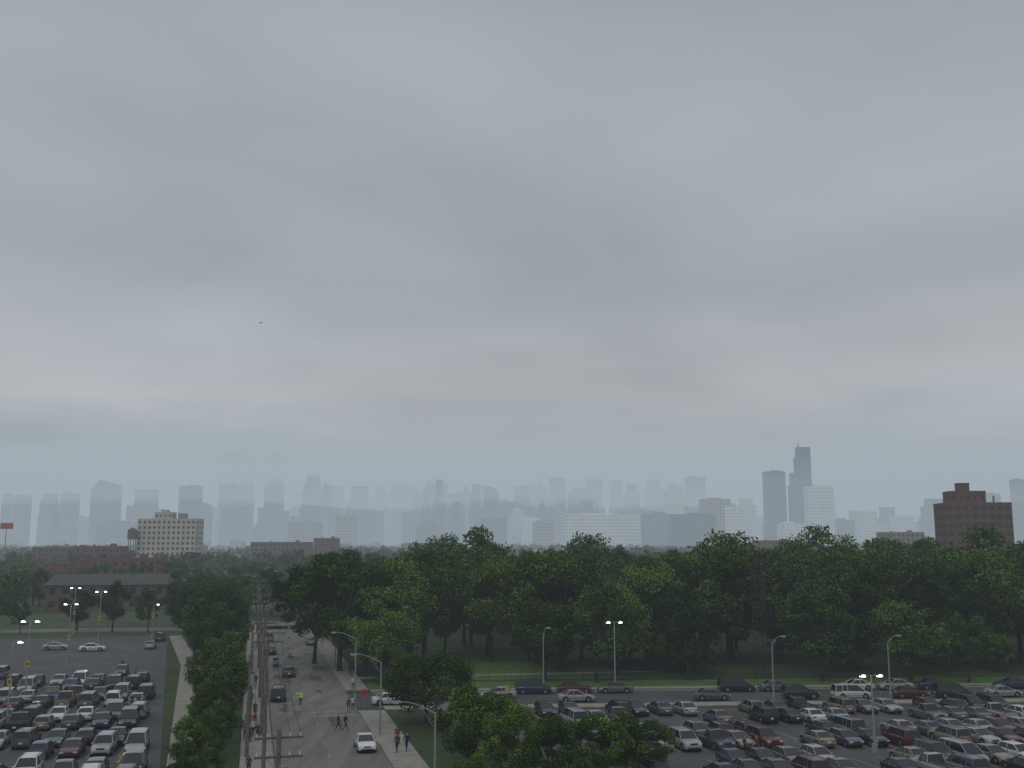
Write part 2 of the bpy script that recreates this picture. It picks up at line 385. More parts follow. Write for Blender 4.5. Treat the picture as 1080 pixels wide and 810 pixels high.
b.poly([n[0],n[1],r1,r0],'shingle2');b.poly([n[2],n[3],r0,r1],'shingle2');b.poly([n[1],n[2],r1],'shingle2');b.poly([n[3],n[0],r0],'shingle2'); b.poly([(-2.39,-2.39,2.48),(-2.39,2.39,2.48),(2.39,2.39,2.48),(2.39,-2.39,2.48)],'wood')
b.box((0,.3,.45),(2.6,.4,.08),'wood'); b.obj('picnic_shelter',(-5.0,113,0),ANG_N)

# ------------------------------------------------------------ people
def cmat(n,c): 
    if n not in M: M[n]=mat(n,c,.85,var=.12,scale=8)
    return n
def person(x,y,head,pose='walk',top=(.05,.05,.06),bot=(.03,.035,.06),vest=False,h=1.75,zg=.14):
    st={'walk':.26,'stand':.04,'signal':.06}[pose]
    V=[(0,0,.95),(0,0,1.12),(.01,0,1.32),(.01,0,1.46),(.02,0,1.53),(.035,0,1.62),(.03,0,1.72),
       (0,.19,1.42),(0,-.19,1.42),
       (-st*.45,.25,1.14),(st*.45,-.25,1.14),(-st*.3+.04,.25,.89),(st*1.0+.04,-.23,.93),
       (0,.1,.90),(0,-.1,.90),(st*.75,.1,.50),(-st*.25,-.1,.49),(st,.1,.09),(-st*1.25,-.1,.13 if pose=='walk' else .09),(st+.17,.12,.04),(-st*1.25+.15,-.12,.035)]
    if pose=='signal': V[10]=(.08,-.45,1.40); V[12]=(.12,-.68,1.52)
    E=[(0,1),(1,2),(2,3),(3,4),(4,5),(5,6),(3,7),(3,8),(7,9),(9,11),(8,10),(10,12),(0,13),(0,14),(13,15),(15,17),(17,19),(14,16),(16,18),(18,20)]
    Rr=[.15,.135,.155,.10,.06,.10,.075,.075,.075,.05,.05,.034,.034,.105,.105,.065,.065,.045,.045,.035,.035]
    me=bpy.data.meshes.new('p'); me.from_pydata(V,E,[]); o=bpy.data.objects.new('p',me); COL.objects.link(o)
    md=o.modifiers.new('s','SKIN'); md2=o.modifiers.new('u','SUBSURF'); md2.levels=1; md2.render_levels=1
    sv=me.skin_vertices[0].data
    for i,r in enumerate(Rr): sv[i].radius=(r*(.8 if i in(0,1,2) else 1),r)
    sv[0].use_root=True
    bpy.context.view_layer.update(); dg=bpy.context.evaluated_depsgraph_get()
    m2=bpy.data.meshes.new_from_object(o.evaluated_get(dg)); bpy.data.objects.remove(o)
    m2.materials.clear()
    b=MB(); b.v=[tuple(v.co) for v in m2.vertices]
    tk='hiviz' if vest else cmat('cloth_%d_%d_%d'%tuple(int(c*99) for c in top),top); bk=cmat('cloth_%d_%d_%d'%tuple(int(c*99) for c in bot),bot)
    for p in m2.polygons:
        c=p.center; hand=min((Vector(c)-Vector(V[11])).length,(Vector(c)-Vector(V[12])).length)
        if c.z>1.70 or (c.z>1.56 and c.x<.0): k='hair'
        elif c.z>1.5 and abs(c.y)<.14: k='skin'
        elif hand<.07: k='skin'
        elif c.z>.93 or abs(c.y)>.2: k=tk
        elif c.z>.085: k=bk
        else: k='trim'
        b.f.append(tuple(p.vertices)); b.m.append(b.mi(k))
    for hp,sg in((V[11],1),(V[12],-1)):
        for i in range(4):
            q=(hp[0]-.03+i*.02,hp[1],hp[2]-.02); b.cyl(q,(q[0]+.012,q[1],q[2]-.12-.012*(i in(1,2))),.010,.007,'skin',5)
        b.cyl((hp[0]+.03,hp[1],hp[2]),(hp[0]+.06,hp[1]-sg*.02,hp[2]-.07),.011,.008,'skin',5)
    b.cyl((.12,0,1.61),(.155,0,1.60),.02,.012,'skin',5)
    for sg in(-1,1):
        b.box((.125,sg*.035,1.635),(.012,.025,.012),'hair'); b.box((.03,sg*.1,1.62),(.03,.02,.06),'skin')
    b.box((.128,0,1.565),(.01,.05,.01),'redsign')
    me=b.mesh('pedestrian'); 
    for p in me.polygons: p.use_smooth=True
    put('traffic_officer' if vest else 'pedestrian',me,(x,y,zg),head,h/1.75)
U=ANG_U
def ped(t,s,head,**k):
    x,y=G(t,s); person(x,y,head,zg=(.016 if (-5.2<t<5.2 or abs(t)>9) else .137),**k)
C=[(.05,.05,.06),(.02,.02,.03),(.12,.12,.13),(.5,.5,.5),(.03,.04,.1),(.2,.03,.03),(.08,.07,.06)]
ped(-1.3,33,-U,pose='signal',vest=True,bot=(.02,.02,.03))
ped(2.6,14.2,ANG_N+.2,pose='walk',top=C[1],bot=C[4]); ped(1.9,14.8,ANG_N,pose='walk',top=C[0],bot=C[1])
ped(4.0,26,U,pose='walk',top=C[0],bot=C[2]); ped(4.6,27,U,pose='walk',top=C[3],bot=C[1])
ped(6.4,1,-U,pose='walk',top=C[0],bot=C[1]); ped(7.4,1.3,-U,pose='walk',top=C[1],bot=C[4]); ped(7.0,5,U,pose='walk',top=C[5],bot=C[1])
for i,(t,s) in enumerate(((-7.3,9.5),(-6.6,10.2),(-7.8,10.4),(-7.0,12.6),(-6.8,24),(-7.5,25),(-7.2,34),(-7.4,-6),(-6.7,50),(-7.4,51),(6.3,44.9),(7.3,60),(-6.9,17),(-7.6,18))):
    ped(t,s,U*(1 if i%3 else -1),pose='walk' if i%4 else 'stand',top=C[i%7],bot=C[(i*3+1)%3],h=1.65+.03*(i%5))
for t,s in((-20.5,34.5),(-21.3,35),(-24,65),(-27,75),(-16,70),(40,-1.8),(41,-2.2),(88,11.5),(60,-2.5)):
    ped(t,s,random.uniform(0,6),pose='walk',top=random.choice(C),bot=C[1])

# ------------------------------------------------------------ bird
b=MB(); b.tube([(-.25,0,0),(-.12,0,.01),(.08,0,.02),(.2,0,.03),(.28,0,.02)],[.02,.06,.075,.045,.015],'bird')
for sg in(-1,1):
    b.poly([(.12,0,.04),(.16,sg*.35,.16),(-.02,sg*.38,.15),(-.1,0,.03)],'bird'); b.poly([(.16,sg*.35,.16),(0,sg*.8,.06),(-.08,sg*.78,.05),(-.02,sg*.38,.15)],'bird')
b.poly([(-.22,-.03,0),(-.42,-.08,0),(-.42,.08,0),(-.22,.03,0)],'bird')
b.obj('gull',(-45.1,180,58.9),.9)

# ------------------------------------------------------------ trees
def leaves(centers,radii,n,size,zs=.8):
    C=np.array(centers);Rd=np.array(radii); idx=rng.choice(len(C),n,p=Rd**2/np.sum(Rd**2))
    d=rng.normal(size=(n,3)); d/=np.linalg.norm(d,axis=1)[:,None]
    r=rng.uniform(.25,1.0,n)**.5*Rd[idx]*rng.uniform(.85,1.15,n)
    p=C[idx]+d*r[:,None]*np.array([1,1,zs])
    a=rng.normal(size=(n,3)); a/=np.linalg.norm(a,axis=1)[:,None]
    bb=np.cross(a,d+rng.normal(size=(n,3))*.6); bb/=np.linalg.norm(bb,axis=1)[:,None]+1e-9
    sz=(size*rng.uniform(.55,1.25,n))[:,None]
    a=a*sz*.5; bb=bb*sz*.36
    return np.stack([p-a,p-bb*.9+a*.1,p+a,p+bb*.9-a*.1],1).reshape(-1,3)
def mesh_np(name,mb,lv,leafk):
    nv=len(mb.v); nl=len(lv)//4; me=bpy.data.meshes.new(name)
    allv=np.concatenate([np.array(mb.v).reshape(-1,3),lv]) if nv else lv
    me.vertices.add(len(allv)); me.vertices.foreach_set('co',allv.astype(np.float32).ravel())
    loops=[i for f in mb.f for i in f]; lt=[len(f) for f in mb.f]
    L=np.concatenate([np.array(loops,dtype=np.int32),np.arange(nv,nv+4*nl,dtype=np.int32)])
    T=np.concatenate([np.array(lt,dtype=np.int32),np.full(nl,4,dtype=np.int32)])
    S=np.concatenate([[0],np.cumsum(T)[:-1]]).astype(np.int32)
    me.loops.add(len(L)); me.loops.foreach_set('vertex_index',L)
    me.polygons.add(len(T)); me.polygons.foreach_set('loop_start',S); me.polygons.foreach_set('loop_total',T)
    for k in mb.mats: me.materials.append(M[k])
    me.materials.append(M[leafk])
    me.polygons.foreach_set('material_index',np.array(mb.m+[len(mb.mats)]*nl,dtype=np.int32))
    me.update(calc_edges=True); me.validate(); return me
def tree_mesh(name,h,r,base,nc,nl,size,leafk,tr=.3,shape='round',rmin=.14,rmax=.33):
    b=MB(); fork=base+ (h-base)*.12
    lean=random.uniform(-.3,.3)
    b.tube([(0,0,-.1),(0,0,.5),(lean*.3,0,fork*.6),(lean,.1,fork)],[tr*1.35,tr,tr*.85,tr*.7],'bark',9)
    cz=(h+base)/2; rz=(h-base)/2; cs=[];rs=[]
    lobes=[(random.uniform(0,6.28),random.uniform(-.6,.9)) for _ in range(4)]
    for i in range(nc):
        while True:
            d=Vector((random.gauss(0,1),random.gauss(0,1),random.gauss(0,1))).normalized()*random.uniform(.3,1)**.45
            if d.length<.86: break
        k=1.0
        if shape=='vase': k=.72+.4*(d.z+.2)
        if shape=='cone': k=1.0-.5*(d.z+.3)
        a=math.atan2(d.y,d.x); lb=max(math.cos(a-la)*.5+.5-abs(d.z-lz)*.5 for la,lz in lobes)
        k*=.72+.46*max(0,lb)
        c=(d.x*r*k,d.y*r*k,cz+d.z*rz*(.72+.34*max(0,lb))); cs.append(c); rs.append(r*random.uniform(rmin,rmax))
    b2=sorted(range(nc),key=lambda i:-rs[i])[:16]
    for i in b2:
        c=Vector(cs[i]); m=Vector((lean,.1,fork)).lerp(c,.5)+Vector((0,0,rz*.08))
        b.tube([(lean,.1,fork),m,c],[tr*.42,tr*.22,tr*.06],'bark',5)
    lv=leaves(cs,rs,nl,size); return mesh_np(name,b,lv,leafk)
TB=[tree_mesh('tree_a',18,7.4,2.8,44,9000,.52,'leafA',.36),
    tree_mesh('tree_b',18,6.6,3.2,38,8000,.5,'leafB',.33,'vase'),
    tree_mesh('tree_c',18,6.0,2.2,36,7500,.5,'leafB',.3),
    tree_mesh('tree_d',18,8.4,3.2,50,10000,.52,'leafA',.4,'vase'),
    tree_mesh('tree_e',18,7.0,2.6,42,8500,.5,'leafC',.32),
    tree_mesh('tree_f',18,5.4,2.4,30,7000,.5,'leafA',.32,'cone'),
    tree_mesh('tree_g',18,7.6,2.6,34,8500,.52,'leafC',.36,'round',.18,.4)]
TF=[tree_mesh('ftree_a',18,7.2,2.5,30,2200,1.05,'leafA',.36),tree_mesh('ftree_b',18,6.4,2.5,26,2000,1.05,'leafB',.36),tree_mesh('ftree_c',18,7.6,2.5,30,2200,1.05,'leafC',.36)]
TS=[tree_mesh('stree_a',8,3.3,1.3,36,9000,.26,'leafA',.14),
    tree_mesh('stree_b',8,2.6,1.2,30,7500,.25,'leafC',.12,'cone'),
    tree_mesh('stree_c',8,3.5,1.1,38,9500,.26,'leafC',.14)]
TW=tree_mesh('wide_tree',9,6.0,1.4,58,17000,.3,'leafA',.25)
def tree(x,y,h,m=None,w=1.0):
    m=m or random.choice(TB if y<290 else TF); s=h/18; q=random.uniform(.85,1.2)
    put('deciduous_tree',m,(x,y,0),random.uniform(0,6.28),(s*w*q,s*w*q*random.uniform(.9,1.1),s))
def stree(x,y,h,m=None,w=1.0):
    m=m or random.choice(TS); s=h/8
    put('small_tree',m,(x,y,0),random.uniform(0,6.28),(s*w,s*w,s))
s=49; row=0
while s<175:
    t=9+random.uniform(0,5)+(5 if row%2 else 0)
    while t<128+s*.5:
        tt=t+random.uniform(-2.8,2.8); ss=s+random.uniform(-3.5,3.5)
        x,y=G(tt,ss)
        skip=(15<tt<41 and 54<ss<74)
        if row==0 and 14<tt<42 and random.random()<.6: skip=True
        if math.hypot(x-37.3,y-158)<5.5: skip=True
        if abs(x/y-.233)<.025 and y<158: skip=True
        if not skip:
            hh=random.uniform(10.5,16.5) if row==0 else random.uniform(13,18.5)
            if row>1: hh=random.choice([random.uniform(14,17),random.uniform(16,19),random.uniform(19,21.5)])
            if random.random()<.08 and row>1: hh=23
            tree(x,y,hh)
        t+=random.uniform(8.5,12.5) if row<3 else random.uniform(11,16)
    s+=10 if row<4 else 16; row+=1
for _ in range(46):
    t=random.uniform(10,125); s=random.uniform(56,84)
    if 15<t<41 and s<76: continue
    x,y=G(t,s); stree(x,y,random.uniform(4.5,8.5),w=1.25)
for x,y,h,i in((-27,165,19.4,0),(-20,160,15,4),(-8,205,23.2,3),(-31,190,19.5,1),(56,196,22,0),(61,200,23.4,3),(86,178,19,3),(30,176,19.4,0),(22,172,18,4),(68,170,18.6,4),(-33,176,18.5,2),(-15,180,20,6),(-19,174,17.5,0),(4,178,18,6),(12,182,18.5,1)):
    tree(x,y,h,TB[i])
put('deciduous_tree',TW,(-9.6,119.5,0),.4,(.95,.95,.92))
for x,y,h,i in((-3.5,92,8,0),(0.2,88,6.8,2),(3.2,86,6.3,0),(6.8,88,6.2,0),(9.6,90,6.0,2),(-4.2,101,7.2,1),(-1,97,6.5,0),(12,92,5,0),(-1.8,103,5.8,0),(3,93,5.5,1),(-2.8,80,4.4,2),(5,80,4.2,0)): stree(x,y,h,TS[i])
for t,s,h,i in((-11.3,-6,4.4,0),(-12.8,-2,4.8,2),(-10.4,3,5.4,0),(-12.3,7,4.6,1),(-11.4,14,6.2,1),(-10.2,20,8.5,0),(-11.6,26,7.2,1),(-12.2,34,8.5,2),(-10.6,36,7.0,0),(-10.5,-13,4,2),(-12.5,-13,3.4,0),(-10.3,45,9,1),(-10.6,9.5,5.6,0),(-12.5,19,5,2)):
    x,y=G(t,s); stree(x,y,h,TS[i])
for t,s,h in((-13,55,10),(-11,64,11),(-15,75,12),(-12,84,12),(-17,92,11),(-13,100,13),(-19,112,12),(-14,118,13),(-20,130,12),(-15,138,13),(-24,158,12),(-16,155,13),(-30,148,11),(-38,152,12),(-22,165,13),(-13,165,13),(9.5,60,12),(11.5,75,16),(12,95,17),(11,118,17),(10.5,140,16),(10.5,158,16),(-46,155,10),(-70,150,9),(-57,150,8),(-64,158,10),(-6,190,12),(1,187,12),(6,191,13),(-12,196,12),(10,188,13),(-2,200,14),(-84,149,9),(-96,152,9),(-108,150,8),(-90,165,10),(-78,168,11)):
    x,y=G(t,s); tree(x,y,h,random.choice(TB[:3]),1.05)
for _ in range(210):
    t=random.uniform(-280,330); s=random.uniform(186,520)
    x,y=G(t,s)
    if abs(x+122)<24 and abs(y-318)<14: continue
    tree(x,y,random.uniform(8.5,13.5) if t<10 else random.uniform(13,18),w=1.15)
Vt=[]
for _ in range(1500):
    D=500+2600*random.random()**1.3; bx=random.uniform(-.62,.62)
    hh=random.uniform(9,17); x=D*bx; r=random.uniform(3.5,6)
    cl=[(x+random.gauss(0,r*.6),D+random.gauss(0,r*.6),hh*.45+random.uniform(0,hh*.4)) for _ in range(7)]
    Vt.append(leaves(cl,[r*.55]*7,90,1.8+D/1500))
me=mesh_np('distant_trees',MB(),np.concatenate(Vt),'leafB'); put('distant_trees',me)

# ------------------------------------------------------------ buildings
def facade(b,p0,dx,nrm,W,z0,Hh,fl,bays,ww,wh,wall,depth=.2,glass='glass'):
    p0=Vector(p0);dx=Vector(dx);nrm=Vector(nrm);cw=W/bays;ch=Hh/fl
    def P(a,z,o=0): q=p0+dx*a-nrm*o; return (q.x,q.y,z0+z)
    for f in range(fl):
        for k in range(bays):
            a0=k*cw;a1=a0+cw;w0=a0+(cw-cw*ww)/2;w1=w0+cw*ww;c0=f*ch;c1=c0+ch;h0=c0+ch*(1-wh)*.55;h1=h0+ch*wh
            b.poly([P(a0,c0),P(a1,c0),P(a1,h0),P(a0,h0)],wall);b.poly([P(a0,h1),P(a1,h1),P(a1,c1),P(a0,c1)],wall)
            b.poly([P(a0,h0),P(w0,h0),P(w0,h1),P(a0,h1)],wall);b.poly([P(w1,h0),P(a1,h0),P(a1,h1),P(w1,h1)],wall)
            b.poly([P(w0,h0),P(w1,h0),P(w1,h0,depth),P(w0,h0,depth)],'frame');b.poly([P(w0,h1,depth),P(w1,h1,depth),P(w1,h1),P(w0,h1)],wall)
            b.poly([P(w0,h0),P(w0,h0,depth),P(w0,h1,depth),P(w0,h1)],wall);b.poly([P(w1,h0,depth),P(w1,h0),P(w1,h1),P(w1,h1,depth)],wall)
            b.poly([P(w0,h0,depth),P(w1,h0,depth),P(w1,h1,depth),P(w0,h1,depth)],glass)
def block(b,cx,cy,z0,W,D,Hh,fl,bw,bd,wall,ww=.5,wh=.5,roof='roof',parapet=.8):
    x0,x1,y0,y1=cx-W/2,cx+W/2,cy-D/2,cy+D/2
    facade(b,(x0,y0,0),(1,0,0),(0,-1,0),W,z0,Hh,fl,bw,ww,wh,wall)
    facade(b,(x1,y1,0),(-1,0,0),(0,1,0),W,z0,Hh,fl,bw,ww,wh,wall)
    facade(b,(x0,y1,0),(0,-1,0),(-1,0,0),D,z0,Hh,fl,bd,ww,wh,wall)
    facade(b,(x1,y0,0),(0,1,0),(1,0,0),D,z0,Hh,fl,bd,ww,wh,wall)
    z=z0+Hh; b.poly([(x0,y0,z),(x1,y0,z),(x1,y1,z),(x0,y1,z)],roof)
    if parapet:
        for c,d in(((cx,y0+.15),(W+.1,.4)),((cx,y1-.15),(W+.1,.4)),((x0+.15,cy),(.4,D-.5)),((x1-.15,cy),(.4,D-.5))): b.box((*c,z+parapet/2+.003),(*d,parapet),wall)
b=MB(); block(b,0,0,0,23,15,33.5,11,8,6,'brickt',.6,.45)
for f in range(1,11): b.box((2.9,-7.62,f*33.5/11),(8.4,.28,.9),'brick2')
block(b,-2.5,0,34.4,12.5,9,3.4,1,5,3,'brickt',.4,.4); b.box((-3,0,39.9),(4,4,3.0),'brickt'); b.box((-3,0,41.5),(4.4,4.4,.25),'roof')
b.cyl((8.5,2,34.3),(8.5,2,37),.4,.4,'steel',8)
b.obj('brick_apartment_tower',(169.5,380,0),-.12)
b=MB(); block(b,0,0,0,40,15,35,10,12,4,'cream',.5,.5); block(b,-4,0,35.9,12,8,3.5,1,4,3,'cream',.4,.4); b.box((8,0,37.6),(5,5,3.6),'grey'); b.box((-4,0,40.6),(4,4,2.4),'cream')
b.obj('apartment_building',(-231,700,0),-.06)
b=MB()
for x in(-2,2):
    for y in(-2,2): b.cyl((x,y,0),(x*.8,y*.8,22),.35,.25,'darksteel',6)
b.cyl((0,0,22),(0,0,28),3.2,3.2,'brick2',16); b.cyl((0,0,28),(0,0,30),3.4,.2,'roof',16); b.obj('water_tank',(-253,690,0))
def gable(name,x,y,W,D,Hh,fl,bw,bd,wall,rz,rh=3.2,roof='shingle'):
    b=MB(); block(b,0,0,0,W,D,Hh,fl,bw,bd,wall,.45,.5,parapet=0)
    o=.5;x0,x1,y0,y1=-W/2-o,W/2+o,-D/2-o,D/2+o
    e=Hh+.01
    b.poly([(x0,y0,e),(x1,y0,e),(x1-1,0,e+rh),(x0+1,0,e+rh)],roof);b.poly([(x1,y1,e),(x0,y1,e),(x0+1,0,e+rh),(x1-1,0,e+rh)],roof)
    b.poly([(x1,y0,e),(x1,y1,e),(x1-1,0,e+rh)],wall);b.poly([(x0,y1,e),(x0,y0,e),(x0+1,0,e+rh)],wall)
    b.box((W*.2,D*.15,e+rh*.8),(1.4,1.1,2.6),wall); b.obj(name,(x,y,0),rz)
def flat(name,x,y,W,D,Hh,fl,bw,bd,wall,rz):
    b=MB(); block(b,0,0,0,W,D,Hh,fl,bw,bd,wall,.45,.5)
    b.box((W*.25,0,Hh+1.2),(3,3,2.2),wall); b.box((-W*.2,D*.1,Hh+.9),(1,1,1.8),'brick2'); b.cyl((-W*.1,-D*.2,Hh),(-W*.1,-D*.2,Hh+1.5),.2,.2,'steel',6)
    b.obj(name,(x,y,0),rz)
gable('school_building',-122,318,34,16,7.5,2,9,4,'brick2',.18,3)
for i in range(9):
    x,y=G(-100-3*(i%2),175+i*19); flat('brick_row_building',x-8-i*4,y,13,13,8.2+(i*7%4)*.9,3,4,5,['brick','brick2','brick3','brick2'][i%4],ANG_N)
for i in range(9):
    x,y=G(-125,165+i*17); (gable if i%3==1 else flat)('brick_row_building',x-24,y+30,14,12,8.2+(i*5%3),3,4,4,['brick2','brick','brick2'][i%3],ANG_N)
for i in range(5):
    x,y=G(-66,260+i*40); flat('brick_row_building',x-24,y+30,18,22,8.5+(i%3),3,5,7,random.choice(['brick','brick2','brick2']),ANG_N)
for (x,y,W,h,fl,c) in((-168,452,30,12.5,4,'brick'),(-195,880,50,19.5,5,'brick2'),(-168,940,22,23,6,'brick'),(-76,1000,36,18.5,5,'brick2'),(200,900,30,17.5,5,'brick'),(235,930,34,21,6,'brick'),(168,600,16,18,5,'brick2'),(300,800,30,27,8,'brick3'),(-245,620,26,17,5,'brick'),(-300,700,40,16,5,'brick2')):
    flat('brick_apartment_building',x,y,W,18,h,fl,int(W/3.4),5,c,.1)
LR=[]
for i,(w,d,h,fl,k) in enumerate(((24,14,9,3,'brick'),(16,12,12,4,'brick2'),(40,18,7,2,'brick3'),(28,14,13,4,'brick2'),(34,16,11,3,'grey'),(20,14,18,6,'white'))):
    b=MB(); block(b,0,0,0,w,d,h,fl,int(w/3.5),int(d/3.5),k,.45,.5); b.box((w*.2,0,h+1.2),(3,3,2.2),k); b.box((-w*.3,0,h+1),(1.2,1.2,2),'brick2'); LR.append(b.mesh('low_rise_%d'%i))
for i in range(230):
    D=random.uniform(620,3800); bx=random.uniform(-.58,.58)
    j=i%6
    if j==5 and D<1800: j=0
    put('low_rise_building',LR[j],(bx*D,D,0),random.choice([0,1.57])+random.uniform(-.1,.1),random.uniform(.9,1.3))

# skyline ------------------------------------------------------
def tower_mat(name,c1,c2):
    m=bpy.data.materials.new(name);m.use_nodes=True;nt=m.node_tree;bs=nt.nodes['Principled BSDF'];bs.inputs['Roughness'].default_value=.6
    tc=nt.nodes.new('ShaderNodeTexCoord');sp=nt.nodes.new('ShaderNodeSeparateXYZ');ad=nt.nodes.new('ShaderNodeMath');ad.operation='ADD';cb=nt.nodes.new('ShaderNodeCombineXYZ')
    nt.links.new(tc.outputs['Object'],sp.inputs[0]);nt.links.new(sp.outputs[0],ad.inputs[0]);nt.links.new(sp.outputs[1],ad.inputs[1]);nt.links.new(ad.outputs[0],cb.inputs[0]);nt.links.new(sp.outputs[2],cb.inputs[1])
    br=nt.nodes.new('ShaderNodeTexBrick');br.offset=0;br.inputs['Scale'].default_value=1;br.inputs['Brick Width'].default_value=9;br.inputs['Row Height'].default_value=11;br.inputs['Mortar Size'].default_value=1.8;br.inputs['Mortar Smooth'].default_value=.1
    br.inputs['Color1'].default_value=(*c2,1);br.inputs['Color2'].default_value=(*[c*1.7 for c in c2],1);br.inputs['Mortar'].default_value=(*c1,1)
    nt.links.new(cb.outputs[0],br.inputs['Vector']);nt.links.new(br.outputs['Color'],bs.inputs['Base Color']);return m
M['tw_grey']=tower_mat('tower_stone_grey',(.2,.2,.2),(.04,.05,.06)); M['tw_dark']=tower_mat('tower_dark_steel',(.05,.055,.06),(.02,.025,.03))
M['tw_white']=tower_mat('tower_white',(.85,.85,.83),(.3,.32,.34)); M['tw_blue']=tower_mat('tower_blue_glass',(.12,.16,.2),(.05,.08,.12)); M['tw_tan']=tower_mat('tower_tan',(.36,.31,.26),(.08,.08,.08))
def tower(D,az,w,h,k,style='flat',y_off=0):
    b=MB(); d=max(20,min(w*.8,60))
    def seg(cx,ww,z0,z1,dd=None): b.box((cx,0,(z0+z1)/2),(ww,dd or d,z1-z0),k)
    if style=='flat': seg(0,w,0,h); b.box((w*random.uniform(-.2,.2),0,h+2.5),(w*.45,d*.5,5),k)
    elif style=='step': seg(0,w,0,h*.62); seg(-w*.04,w*.76,h*.62,h*.85); seg(-w*.04,w*.5,h*.85,h)
    elif style=='shoulder': seg(0,w*.55,0,h); seg(-w*.39,w*.22,0,h*.72,d*.9); seg(w*.39,w*.22,0,h*.66,d*.9)
    elif style=='slant':
        seg(0,w,0,h*.86); n=[(-w/2,-d/2,h*.86),(w/2,-d/2,h*.86),(w/2,d/2,h*.86),(-w/2,d/2,h*.86)]
        t=[(-w*.2,-d/2,h),(w/2,-d/2,h*.93),(w/2,d/2,h*.93),(-w*.2,d/2,h)]
        b.poly([n[0],n[1],t[1],t[0]],k);b.poly([n[2],n[3],t[3],t[2]],k);b.poly([n[1],n[2],t[2],t[1]],k);b.poly([n[3],n[0],t[0],t[3]],k);b.poly(t,k)
    elif style=='spire': seg(0,w,0,h*.75); seg(0,w*.6,h*.75,h*.9); b.box((0,0,h*.95),(w*.5,d*.5,h*.1),k,taper=.15)
    elif style=='willis':
        q=w/3; dd=d/3
        lim=[[.55,.74,.62],[.74,1.0,.9],[.62,1.0,.55]]
        for i in range(3):
            for j in range(3): b.box(((i-1)*q,(j-1)*dd,h*lim[i][j]/2),(q-.3,dd-.3,h*lim[i][j]),k)
        b.cyl((w*-.05,0,h),(w*-.05,0,h+16),2.5,1,k,6)
    b.obj('skyscraper' if h>130 else 'office_building',(az/1000*D,D+y_off,0),random.uniform(-.25,.25) if style!='willis' else .1)
SK=[(4800,-490,40,240,'tw_grey','flat'),(4800,-475,62,235,'tw_grey','flat'),(4800,-448,80,245,'tw_grey','step'),(4800,-429,66,245,'tw_grey','flat'),
(4700,-394,125,300,'tw_blue','slant'),(4800,-355,165,262,'tw_grey','shoulder'),(4600,-312,96,268,'tw_dark','flat'),
(5200,-276,82,470,'tw_blue','flat'),(5300,-259,78,480,'tw_grey','flat'),(5300,-231,84,480,'tw_dark','flat'),(5000,-231,140,260,'tw_grey','shoulder'),
(5200,-193,95,365,'tw_grey','step'),(5400,-172,85,310,'tw_tan','flat'),(5200,-148,140,300,'tw_grey','shoulder'),(5500,-128,85,320,'tw_grey','spire'),
(5600,-103,180,470,'tw_blue','step'),(5200,-73,110,335,'tw_grey','flat'),(5000,-55,85,250,'tw_tan','flat'),(5400,-30,95,385,'tw_grey','spire'),(5000,-9,110,215,'tw_grey','flat'),
(5600,23,100,430,'tw_blue','step'),(5200,9,140,300,'tw_grey','shoulder'),(5300,44,76,345,'tw_grey','flat'),(5100,66,115,290,'tw_grey','slant'),(5500,80,85,390,'tw_blue','flat'),(5500,101,66,350,'tw_grey','flat'),(5200,117,110,310,'tw_grey','step'),(5500,137,95,400,'tw_blue','spire'),
(4500,157,74,275,'tw_white','slant'),(5200,178,100,345,'tw_grey','flat'),(4600,207,85,190,'tw_tan','flat'),(4400,228,105,205,'tw_white','step'),
(3900,255,74,285,'tw_dark','flat'),(3800,281,78,370,'tw_blue','willis'),(3600,298,92,212,'tw_white','flat'),
(3800,340,150,135,'tw_white','shoulder'),(3900,375,90,115,'tw_white','flat'),(4200,411,120,195,'tw_grey','step'),(4200,460,95,215,'tw_grey','flat'),(4400,492,50,285,'tw_dark','flat'),(4300,438,60,150,'tw_white','flat'),
(3400,87,245,110,'tw_white','flat'),(3500,140,105,115,'tw_grey','flat'),(3300,174,135,108,'tw_dark','flat'),(3500,212,150,140,'tw_white','shoulder'),(3500,197,90,165,'tw_tan','flat'),
(3600,30,70,90,'tw_tan','flat'),(3900,-20,110,110,'tw_grey','flat'),(3900,-80,90,100,'tw_grey','step'),(3900,-200,120,95,'tw_grey','flat'),(3900,-160,80,120,'tw_tan','flat'),(3900,-380,150,95,'tw_grey','flat'),(3700,-330,90,80,'tw_white','flat'),(3700,320,70,100,'tw_tan','flat'),(3600,270,80,85,'tw_white','flat')]
for q in SK: tower(*q)
for _ in range(110):
    D=random.uniform(4600,6000); a=random.uniform(-500,500) if random.random()<.4 else random.gauss(-40,140)
    tower(D,a,random.uniform(35,90),random.uniform(90,310 if abs(a+40)<190 else 200),random.choice(['tw_grey','tw_grey','tw_tan','tw_blue','tw_white']),random.choice(['flat','step','shoulder','spire','slant']))
b=MB(); b.cyl((0,0,0),(0,0,270),2.5,.8,'darksteel',6); b.obj('antenna_mast',(.247*3850,3850,0))
b=MB(); b.cyl((0,0,0),(0,0,29),.4,.3,'steel',8); b.box((0,0,31),(8,1.0,3.6),'redsign'); b.box((0,.6,31),(8.4,.18,4),'darksteel'); b.obj('billboard',(-.489*700,700,0))

